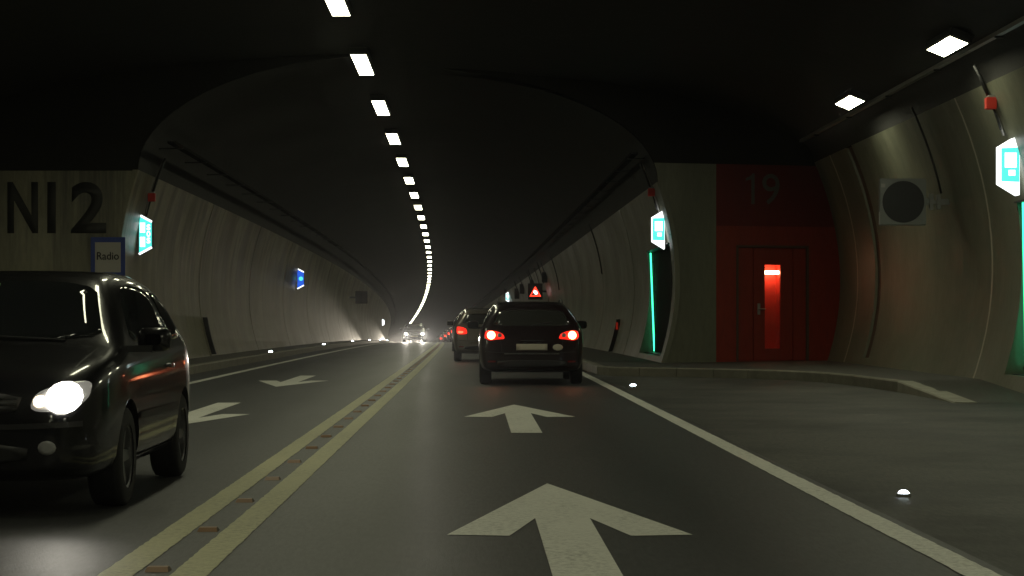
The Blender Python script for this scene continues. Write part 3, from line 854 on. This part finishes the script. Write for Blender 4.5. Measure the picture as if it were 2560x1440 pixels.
class Car:
    def __init__(s, name, label, x, y, paint, D, group=None, oncoming=False, roll=0):
        s.D = D; s.L = D['L']; s.W = D['W']
        s.e = thing(name, label, 'car', P(x, y, 0), (yaw(y) + (math.pi if oncoming else 0)), group)
        s.paint = paint; s.build_body()
    def part(s, name, me, m, parent=None): return link(name, me, m, parent or s.e)
    def build_body(s):
        D = s.D; L, hw = s.L, s.W / 2
        zt, zs, w, wt, zb = (pch(D[k]) for k in ('ztop', 'belt', 'w', 'wt', 'zb'))
        ys = sorted(set([0, .015, .04, .07, .10, .14, .19, .25, .32, .4, .5, .62, .76] + [.9 + (L - 1.5) * i / 22 for i in range(23)] +
                        [L - v for v in (.5, .38, .28, .2, .13, .08, .04, .015, 0)]))
        rings = []
        for y in ys:
            W = w(y) * hw; T = zt(y); B = zb(y); S = min(zs(y), T - .05); WT = min(wt(y) * hw, W * .96); h = S - B
            half = [(0, B), (W * .72, B), (W * .93, B + .03 * h), (W * .985, B + .18 * h), (W, B + .45 * h), (W * .995, B + .75 * h), (W * .975, S - .05 * h), (W * .945, S)]
            for u in (.3, .6, .88):
                bul = .03 * hw * math.sin(math.pi * u)
                half.append((W * .945 + (WT - W * .945) * u + bul, S + (T - S) * (u * .94)))
            half += [(WT * .93, S + (T - S) * .965), (WT * .62, S + (T - S) * .992), (0, T)]
            rings.append([(a, y, b) for a, b in half] + [(-a, y, b) for a, b in half[-2:0:-1]])
        n = len(rings[0]); mb = MB()
        for r in rings: mb.v += r
        for i in range(len(rings) - 1):
            for j in range(n):
                mb.f.append((i * n + j, i * n + (j + 1) % n, (i + 1) * n + (j + 1) % n, (i + 1) * n + j))
        for k, rg in ((0, rings[0]), ((len(rings) - 1) * n, rings[-1])):
            c = len(mb.v); zs_ = [p[2] for p in rg]; mb.v.append((0, rg[0][1], (min(zs_) + max(zs_)) / 2))
            for j in range(n): mb.f.append((k + j, k + (j + 1) % n, c))
        o = tmp(mb.mesh('body', True))
        md = o.modifiers.new('s', 'SUBSURF'); md.levels = 1; md.render_levels = 1
        cut = []
        for ya in (D['ra'], D['fa']):
            for sd in (1, -1):
                cm = MB().tube([(sd * (hw - .30), ya, D['wr']), (sd * (hw + .3), ya, D['wr'])], D['wr'] + .045, 28)
                c = tmp(cm.mesh('c')); cut.append(c)
                b = o.modifiers.new('b', 'BOOLEAN'); b.object = c; b.operation = 'DIFFERENCE'; b.solver = 'EXACT'
        dg = bpy.context.evaluated_depsgraph_get(); dg.update()
        me = bpy.data.meshes.new_from_object(o.evaluated_get(dg)); me.name = 'body'
        for c in cut: bpy.data.objects.remove(c)
        bpy.data.objects.remove(o)
        me.materials.clear(); me.shade_smooth()
        try: me.set_sharp_from_angle(angle=R(50))
        except Exception: pass
        s.body = s.part('body', me, s.paint)
        bm = bmesh.new(); bm.from_mesh(me); s.bvh = BVHTree.FromBMesh(bm); bm.free()
    def proj(s, a, b, axis, off):
        L = s.L
        o, d = {'rear': ((a, -2, b), (0, 1, 0)), 'front': ((a, L + 2, b), (0, -1, 0)), 'left': ((-3, a, b), (1, 0, 0)),
                'right': ((3, a, b), (-1, 0, 0)), 'top': ((a, b, 4), (0, 0, -1))}[axis]
        o, d = Vector(o), Vector(d)
        h = s.bvh.ray_cast(o, d)
        if h[0] is None:
            q = s.bvh.find_nearest(o + d * 2.2); p = q[0]
            p = Vector((a, p.y, b)) if axis in ('rear', 'front') else (Vector((p.x, a, b)) if axis in ('left', 'right') else Vector((a, b, p.z)))
            return p - d * off
        return h[0] - d * off
    def decal(s, name, outline, axis, m, off=.006, rings=5, rounds=2, parent=None, depth=.03):
        pts = [Vector(p) for p in outline]
        for _ in range(rounds):
            q = []
            for i in range(len(pts)):
                a, b = pts[i], pts[(i + 1) % len(pts)]
                q += [a.lerp(b, .2), a.lerp(b, .8)]
            pts = q
        out = []                                         # densify
        for i in range(len(pts)):
            a, b = pts[i], pts[(i + 1) % len(pts)]; k = max(1, int((b - a).length / .08))
            out += [a.lerp(b, j / k) for j in range(k)]
        c = sum(out, Vector((0, 0))) / len(out); n = len(out)
        dirv = {'rear': Vector((0, 1, 0)), 'front': Vector((0, -1, 0)), 'left': Vector((1, 0, 0)), 'right': Vector((-1, 0, 0)), 'top': Vector((0, 0, -1))}[axis]
        mb = MB(); grid = []
        for r in range(rings, 0, -1):
            f = r / rings; grid.append([s.proj(*(c + (p - c) * f), axis, off) for p in out])
        first = [p + dirv * depth for p in grid[0]]
        allr = [first] + grid
        for g in allr: mb.v += [tuple(p) for p in g]
        for i in range(len(allr) - 1):
            for j in range(n): mb.f.append((i * n + j, i * n + (j + 1) % n, (i + 1) * n + (j + 1) % n, (i + 1) * n + j))
        mb.v.append(tuple(s.proj(c.x, c.y, axis, off))); k = (len(allr) - 1) * n
        for j in range(n): mb.f.append((k + j, k + (j + 1) % n, len(mb.v) - 1))
        return s.part(name, mb.mesh(name, True), m, parent)
    def ribbon(s, name, path, axis, w, m, off=.004, step=.06, parent=None):
        pts = [Vector(p) for p in path]; out = []
        for a, b in zip(pts, pts[1:]):
            k = max(1, int((b - a).length / step)); out += [a.lerp(b, j / k) for j in range(k)]
        out.append(pts[-1]); rows = []
        for i, p in enumerate(out):
            d = (out[min(i + 1, len(out) - 1)] - out[max(i - 1, 0)]).normalized(); nn = Vector((-d.y, d.x)) * w / 2
            rows.append([s.proj(*(p - nn), axis, off), s.proj(*(p + nn), axis, off)])
        return s.part(name, MB().grid(rows).mesh(name), m, parent)
    def wheels(s):
        D = s.D; r = D['wr']; hw = s.W / 2 - .015
        def lathe(prf, n=28): return [[(p[0], p[1] * math.cos(t), p[1] * math.sin(t)) for t in [2 * math.pi * i / n for i in range(n + 1)]] for p in prf]
        ty = MB().grid(lathe([(-.10, r * .62), (-.10, r * .90), (-.085, r * .975), (-.05, r), (.05, r), (.085, r * .975), (.10, r * .90), (.098, r * .64)])).mesh('tyre', True)
        rim = MB().grid(lathe([(.092, r * .66), (.085, r * .60), (.03, r * .57), (-.02, r * .55)]))
        rim.grid(lathe([(.055, r * .16), (.060, .0)]))
        for k in range(5):
            t = 2 * math.pi * k / 5; c, sn = math.cos(t), math.sin(t)
            def q(x, a, b): return (x, a * c - b * sn, a * sn + b * c)
            rim.add([q(.06, r * .10, -.04), q(.06, r * .10, .04), q(.072, r * .60, .026), q(.072, r * .60, -.026), q(.03, r * .10, -.04), q(.03, r * .10, .04), q(.04, r * .60, .026), q(.04, r * .60, -.026)],
                    [(0, 1, 2, 3), (4, 5, 6, 7), (0, 1, 5, 4), (1, 2, 6, 5), (2, 3, 7, 6), (3, 0, 4, 7)])
        rim = rim.mesh('rim'); ty.materials.append(M_TYRE); rim.materials.append(M_RIM)
        disc = MB().grid(lathe([(.0, r * .56), (.001, 0.0)])).mesh('brake'); disc.materials.append(M_BLACK)
        for ya in (D['ra'], D['fa']):
            for sd in (1, -1):
                t = link('wheel', ty, None, s.e); t.location = (sd * (hw - .10), ya, r); t.rotation_euler = (0, 0, 0 if sd > 0 else math.pi)
                link('rim', rim, None, t); link('brake_disc', disc, None, t)
    def both(s, fn):
        for sd in (1, -1): fn(sd)
    def glass(s, rear, screen, sides):
        s.decal('rear_window', rear, 'rear', M_RGLASS, rounds=2)
        s.decal('windscreen', screen, 'front', M_GLASS, rounds=2)
        for i, sd in enumerate(('left', 'right')):
            for o in sides: s.decal('side_window', o, sd, M_GLASS, rounds=2)
    def mirrors(s, y, z):
        for sd in (1, -1):
            x = sd * (s.W / 2 + .10)
            pts = []
            for i in range(7):
                u = i / 6; k = math.sin(math.pi * min(.98, max(.02, u * .9 + .05)))
                pts.append([(x + .105 * sg, y - .04 + .13 * (u - .4), z + .075 * v) for sg, v in [(k ** .4 * math.copysign(abs(math.cos(t)) ** .6, math.cos(t)), k ** .4 * math.copysign(abs(math.sin(t)) ** .6, math.sin(t))) for t in [2 * math.pi * j / 14 for j in range(15)]]])
            o = s.part('wing_mirror', MB().grid(pts).mesh('wing_mirror', True), s.paint)
            s.part('mirror_glass', MB().box(x - .085, x + .085, y - .10, y - .088, z - .055, z + .055).mesh('mirror_glass'), M_GLASS, o)
            s.part('mirror_foot', MB().box(min(x, sd * (s.W / 2 - .08)), max(x, sd * (s.W / 2 - .08)), y - .02, y + .05, z - .075, z - .035).mesh('mirror_foot'), M_TRIM, o)
    def rails(s, x, y0, y1, m):
        for sd in (1, -1):
            pts = []
            for i in range(9):
                u = i / 8; y = y0 + (y1 - y0) * u; p = s.proj(sd * x, y, 'top', 0); h = .055 * min(1, 6 * u, 6 * (1 - u))
                pts.append((p.x, p.y, p.z + h))
            s.part('roof_rail', MB().tube(pts, .016, 8).mesh('roof_rail', True), m)
    def spot(s, x, y, z, power, aim, size=70, blend=.9, col=(1, .94, .82)):
        l = bpy.data.lights.new('headlamp_beam', 'SPOT'); l.energy = power; l.spot_size = R(size); l.spot_blend = blend; l.color = col; l.shadow_soft_size = .06
        o = bpy.data.objects.new('headlamp_beam', l); COL.objects.link(o); o.parent = s.e; o.location = (x, y, z)
        o.rotation_euler = Vector(aim).to_track_quat('-Z', 'Y').to_euler()

HATCH = dict(L=3.72, W=1.66, wr=.295, ra=.60, fa=2.82,
    ztop=[(0, .62), (.03, .74), (.08, .86), (.16, .98), (.36, 1.24), (.52, 1.345), (.8, 1.39), (1.4, 1.425), (1.9, 1.42), (2.2, 1.385), (2.45, 1.26), (2.88, .97), (3.05, .925), (3.4, .85), (3.58, .77), (3.68, .66), (3.72, .56)],
    belt=[(0, .90), (.4, .96), (1.5, .92), (2.6, .89), (2.95, .87), (3.4, .79), (3.72, .6)],
    w=[(0, .80), (.04, .88), (.12, .945), (.3, .985), (.6, 1.0), (2.9, 1.0), (3.25, .975), (3.5, .92), (3.62, .85), (3.69, .77), (3.72, .70)],
    wt=[(0, .80), (.15, .78), (.4, .70), (.8, .70), (1.6, .715), (2.2, .70), (2.5, .78), (2.9, .86), (3.2, .84), (3.72, .6)],
    zb=[(0, .30), (.1, .24), (.5, .20), (2.9, .19), (3.5, .20), (3.72, .27)])
ESTATE = dict(L=4.28, W=1.77, wr=.315, ra=.72, fa=3.32,
    ztop=[(0, .60), (.025, .72), (.06, .84), (.12, .965), (.22, 1.09), (.38, 1.27), (.52, 1.335), (.8, 1.375), (1.6, 1.415), (2.2, 1.405), (2.55, 1.36), (2.8, 1.24), (3.3, .985), (3.5, .94), (3.9, .86), (4.1, .77), (4.22, .66), (4.28, .55)],
    belt=[(0, .92), (.4, .97), (1.5, .94), (2.8, .90), (3.3, .88), (3.9, .80), (4.28, .6)],
    w=[(0, .86), (.03, .91), (.08, .945), (.2, .975), (.5, 1.0), (3.3, 1.0), (3.7, .975), (4.0, .92), (4.15, .85), (4.24, .76), (4.28, .70)],
    wt=[(0, .84), (.12, .78), (.22, .74), (.4, .66), (.8, .67), (1.8, .70), (2.5, .68), (2.9, .78), (3.3, .86), (3.6, .84), (4.28, .6)],
    zb=[(0, .30), (.08, .24), (.5, .20), (3.3, .19), (4.0, .20), (4.28, .27)])

def side_glass(kind):
    if kind == 'hatch':
        return [[(.50, .985), (.62, 1.22), (.95, 1.30), (1.02, 1.30), (1.05, .965)], [(1.13, .965), (1.10, 1.30), (1.85, 1.33), (2.1, 1.29), (2.58, .955)]]
    return [[(.42, 1.02), (.58, 1.23), (1.0, 1.29), (1.06, 1.0)], [(1.14, 1.0), (1.10, 1.295), (1.85, 1.325), (1.88, .985)], [(1.96, .985), (1.93, 1.325), (2.35, 1.30), (2.5, 1.25), (2.96, .96)]]

def rear_end(c, style, lit, lens_on, glow, plate=True, kind='estate', sticker=False):
    """everything on the back of a car; c.proj works in the car's own frame (x right, seen from behind)"""
    kx = c.W / 1.77 * .97
    for sd_ in (1, -1):
        sd = sd_ * kx
        if style == 'round':
            cl = c.decal('tail_light', [(sd * .50, .86), (sd * .60, .90), (sd * .74, .92), (sd * .80, .90), (sd * .82, .80), (sd * .74, .745), (sd * .60, .765), (sd * .46, .775)], 'rear', glow, .008, rounds=2)
            c.decal('lamp', [(sd * .70 + .070 * math.cos(t), .835 + .070 * math.sin(t)) for t in [2 * math.pi * i / 14 for i in range(14)]], 'rear', lit, .024, 3, 0, cl)
            c.decal('lamp', [(sd * .555 + .038 * math.cos(t), .835 + .038 * math.sin(t)) for t in [2 * math.pi * i / 12 for i in range(12)]], 'rear', M_CLEAR, .018, 2, 0, cl)
        else:
            cl = c.decal('tail_light', [(sd * .52, .72), (sd * .56, .88), (sd * .78, .93), (sd * .82, .90), (sd * .82, .72)], 'rear', glow, .008, rounds=2)
            c.decal('lamp', [(sd * .64, .745), (sd * .64, .805), (sd * .79, .805), (sd * .79, .745)], 'rear', lit, .024, 3, 1, cl)
        c.decal('bumper_reflector', [(sd * .62, .38), (sd * .62, .41), (sd * .76, .41), (sd * .76, .38)], 'rear', M_TAILC, .005, 2, 1)
    if plate:
        c.decal('number_plate', [(-.26, .585), (-.26, .69), (.26, .69), (.26, .585)], 'rear', M_PLATE, .012, 3, 0)
        for x in (-.12, .12): c.decal('plate_lamp', [(x - .04, .70), (x - .04, .715), (x + .04, .715), (x + .04, .70)], 'rear', M_TRIM, .02, 2, 1)
    if sticker:
        c.decal('oval_sticker', [(.435 + .085 * math.cos(t), .632 + .055 * math.sin(t)) for t in [2 * math.pi * i / 18 for i in range(18)]], 'rear', M_PLATE, .009, 3, 0)
    c.ribbon('bumper_strip', [(-.46, .525), (.46, .525)], 'rear', .014, M_CHROME, .006)
    c.ribbon('bumper_edge', [(-.78, .56), (-.5, .545), (.5, .545), (.78, .56)], 'rear', .010, M_TRIM, .003)
    c.ribbon('tailgate_gap', [(-.50, .56), (-.52, .75), (-.60, .93)], 'rear', .008, M_TRIM, .003)
    c.ribbon('tailgate_gap', [(.50, .56), (.52, .75), (.60, .93)], 'rear', .008, M_TRIM, .003)
    c.decal('lower_bumper', [(-.60, .31), (-.56, .42), (.56, .42), (.60, .31)], 'rear', M_TRIM, .006, 4, 1)
    c.decal('door_grip', [(-.2, .735), (-.2, .755), (.2, .755), (.2, .735)], 'rear', M_CHROME if style != 'round' else M_TRIM, .015, 2, 1)
    # wiper
    p = [c.proj(x, z, 'rear', .02) for x, z in ((0, 1.0), (.12, 1.03), (.34, 1.06))]
    c.part('rear_wiper', MB().tube(p, .008, 6).mesh('rear_wiper'), M_TRIM)

def side_details(c, kind):
    L = c.L
    for sd in ('left', 'right'):
        if kind == 'hatch': gaps = [[(1.10, .96), (1.08, .5), (1.10, .27)], [(2.45, .93), (2.42, .5), (2.40, .27)]]; hd = [(1.22, .80)]; sy0, sy1 = .98, 2.52
        else: gaps = [[(1.10, .99), (1.12, .6), (1.25, .28)], [(1.92, .98), (1.92, .28)], [(2.86, .95), (2.85, .28)]]; hd = [(1.25, .82), (2.05, .81)]; sy0, sy1 = 1.12, 2.9
        for g in gaps: c.ribbon('door_gap', g, sd, .010, M_TRIM, .002)
        for y, z in hd: c.decal('door_handle', [(y, z - .012), (y, z + .014), (y + .18, z + .014), (y + .18, z - .012)], sd, c.paint, .03, 2, 1)
        c.ribbon('side_moulding', [(sy0, .52), (sy1, .52)], sd, .045, M_TRIM, .012)
        c.ribbon('sill', [(sy0 - .02, .245), (sy1 + .02, .245)], sd, .07, M_TRIM, .008)

def front_end(c, lamps_on, kind, L):
    for sd in (1, -1):
        hl = c.decal('headlight', [(sd * .42, .60), (sd * .44, .70), (sd * .60, .76), (sd * .73, .765), (sd * .72, .66), (sd * .62, .595)], 'front', M_CLEAR, .006, rounds=2)
        c.decal('lamp', [(sd * .60 + .095 * math.cos(t), .675 + .088 * math.sin(t)) for t in [2 * math.pi * i / 14 for i in range(14)]], 'front', M_HEADON if lamps_on else M_CHROME, .022, 3, 0, hl)
        c.decal('lamp', [(sd * .475 + .036 * math.cos(t), .655 + .034 * math.sin(t)) for t in [2 * math.pi * i / 12 for i in range(12)]], 'front', M_SIDEON if lamps_on else M_CHROME, .018, 2, 0, hl)
        c.decal('fog_light', [(sd * .52 + .05 * math.cos(t), .40 + .04 * math.sin(t)) for t in [2 * math.pi * i / 12 for i in range(12)]], 'front', M_CLEAR, .006, 2, 0)
        if lamps_on: hl.data.materials[0] = M_HEADLENS
    g = c.decal('grille', [(-.34, .58), (-.38, .70), (.38, .70), (.34, .58)], 'front', M_TRIM, .005, 4, 1)
    for z in (.61, .64, .67): c.ribbon('grille_bar', [(-.35, z), (.35, z)], 'front', .010, M_CHROME, .012, parent=g)
    c.decal('air_intake', [(-.40, .31), (-.42, .42), (.42, .42), (.40, .31)], 'front', M_TRIM, .005, 4, 1)
    c.ribbon('bumper_strip', [(-.70, .53), (-.3, .515), (.3, .515), (.70, .53)], 'front', .03, M_TRIM, .008)
    c.decal('number_plate', [(-.26, .45), (-.26, .55), (.26, .55), (.26, .45)], 'front', M_PLATE, .014, 3, 0)
    for sd in (1, -1): c.ribbon('bonnet_gap', [(sd * .62, L - .30), (sd * .66, L - .75)], 'top', .008, M_TRIM, .002)
    zc = .985 if kind == 'hatch' else 1.0
    for x0, x1 in ((-.45, .12), (.10, .62)):
        p = [c.proj(x0 + (x1 - x0) * u, zc + .03 * u, 'front', .02) for u in (0, .5, 1)]
        c.part('wiper', MB().tube(p, .008, 6).mesh('wiper'), M_TRIM)

M_PBLACK = paintm('black_car_paint', (0.006, 0.006, 0.0065), 0.0, .30)
M_PBLK2 = paintm('black_cherry_paint', (0.011, 0.005, 0.005), 0.0, .28)
M_PSILV = paintm('beige_silver_paint', (0.17, 0.15, 0.12), 0.5, .35)
M_PGREY = paintm('dark_grey_paint', (0.035, 0.036, 0.04), 0.3, .3)
M_PBLUE = paintm('dark_blue_paint', (0.012, 0.018, 0.04), 0.2, .3)

# 1 oncoming hatchback, front towards us: local y = 0 is its rear, so it is placed by its rear end
h = Car('hatchback', 'oncoming black hatchback with a dazzling headlight, cut by the left edge', -2.87, 14.70, M_PBLACK, HATCH, oncoming=True)
h.glass([(-.60, 1.0), (-.50, 1.27), (.50, 1.27), (.60, 1.0)], [(-.66, .985), (-.61, 1.12), (-.52, 1.345), (.52, 1.345), (.61, 1.12), (.66, .985)], side_glass('hatch'))
rear_end(h, 'block', M_TAILON2, None, M_TAILGLOW)
side_details(h, 'hatch'); front_end(h, True, 'hatch', h.L); h.wheels(); h.mirrors(2.62, .985)
h.decal('toll_sticker', [(.06, 1.285), (.06, 1.33), (.14, 1.33), (.14, 1.285)], 'front', M_STICKG, .009, 2, 0)
for sd in (1, -1): h.spot(sd * .60, h.L + .04, .67, 11, (0.0, 1, -.13), 80, 1.0)

# 2 the car ahead
b = Car('estate_car', 'black car right ahead with round glowing tail lights and roof rails', 0.955, 33.45, M_PBLK2, ESTATE)
b.glass([(-.665, .985), (-.60, 1.12), (-.515, 1.265), (.515, 1.265), (.60, 1.12), (.665, .985)], [(-.68, 1.0), (-.53, 1.33), (.53, 1.33), (.68, 1.0)], side_glass('estate'))
rear_end(b, 'round', M_TAILON, None, M_TAILGLOW, sticker=True)
side_details(b, 'estate'); front_end(b, False, 'estate', b.L); b.wheels(); b.mirrors(2.95, 1.0); b.rails(.545, .75, 2.35, M_TRIM)
p0 = b.proj(0.30, .70, 'top', 0); b.part('aerial', MB().tube([p0, p0 + Vector((0, -.10, .13))], [.006, .003], 6).mesh('aerial'), M_TRIM)

# 3 the next car
def estate(label, x, y, pm, lit=M_TAILON2, grp='cars queuing ahead in the right lane'):
    c = Car('estate_car', label, x, y, pm, ESTATE, grp)
    c.glass([(-.665, .985), (-.60, 1.12), (-.515, 1.265), (.515, 1.265), (.60, 1.12), (.665, .985)], [(-.68, 1.0), (-.53, 1.33), (.53, 1.33), (.68, 1.0)], side_glass('estate'))
    rear_end(c, 'block', lit, None, M_TAILGLOW); side_details(c, 'estate'); front_end(c, False, 'estate', c.L); c.wheels(); c.mirrors(2.95, 1.0)
    return c
tag(b.e, group='cars queuing ahead in the right lane')
c2 = estate('beige silver estate car half hidden left of the black car', 0.36, 52.4, M_PSILV); c2.rails(.545, .75, 2.35, M_CHROME)
estate('dark car showing a sliver left of the beige estate', 0.20, 71.5, M_PGREY)
for y, x, lab, pm in ((150, .2, 'far dark car in the queue with small red lights', M_PBLACK), (178, .2, 'farther blue car in the queue with small red lights', M_PBLUE),
                      (206, .2, 'even farther grey car in the queue with tiny red lights', M_PGREY), (236, .2, 'farthest silver car in the queue at the bend', M_PSILV)):
    estate(lab, x, y, pm)

# 4 oncoming car far away, its headlights lighting the left wall
f = Car('oncoming_car', 'far oncoming dark car with two dazzling headlights at the bend', -3.30, 150, M_PGREY, ESTATE, oncoming=True)
f.glass([(-.665, .985), (-.515, 1.265), (.515, 1.265), (.665, .985)], [(-.68, 1.0), (-.53, 1.33), (.53, 1.33), (.68, 1.0)], side_glass('estate'))
rear_end(f, 'block', M_TAILON2, None, M_TAILGLOW); side_details(f, 'estate'); front_end(f, True, 'estate', f.L); f.wheels(); f.mirrors(2.95, 1.0)
for sd in (1, -1): f.spot(sd * .62, f.L + .06, .68, 1300, (.06, 1, -.14), 24, .5, (1, .88, .70))
for sd in (1, -1): f.spot(sd * .62, f.L + .06, .68, 4500, (-.024, 1, -.008), 5, 1.0, (1, .93, .82))
g = Car('oncoming_car', 'second oncoming car hidden in the glare behind the first far one', -3.45, 232, M_PBLACK, ESTATE, oncoming=True)
g.glass([(-.665, .985), (-.515, 1.265), (.515, 1.265), (.665, .985)], [(-.68, 1.0), (-.53, 1.33), (.53, 1.33), (.68, 1.0)], side_glass('estate'))
rear_end(g, 'block', M_TAILON2, None, M_TAILGLOW); side_details(g, 'estate'); front_end(g, True, 'estate', g.L); g.wheels(); g.mirrors(2.95, 1.0)
for sd in (1, -1): g.spot(sd * .62, g.L + .06, .68, 16000, (.10, 1, -.13), 20, .5, (1, .88, .70))

# ------------------------------------------------------------------ thin haze added for a glow round the headlights
hz = MB().box(-75, 14, YBACK - 3, YEND + 3, -12, 8).build('haze', None)
hm = bpy.data.materials.new('haze'); hm.use_nodes = True
hm.node_tree.nodes.remove(hm.node_tree.nodes['Principled BSDF'])
pv = hm.node_tree.nodes.new('ShaderNodeVolumePrincipled')
pv.inputs['Color'].default_value = (.92, .93, .95, 1); pv.inputs['Density'].default_value = 0.0003; pv.inputs['Anisotropy'].default_value = 0.92
hm.node_tree.links.new(pv.outputs[0], hm.node_tree.nodes['Material Output'].inputs['Volume'])
hz.data.materials.append(hm); tag(hz, 'thin haze added to the tunnel air for headlight glow', 'haze', kind='stuff')
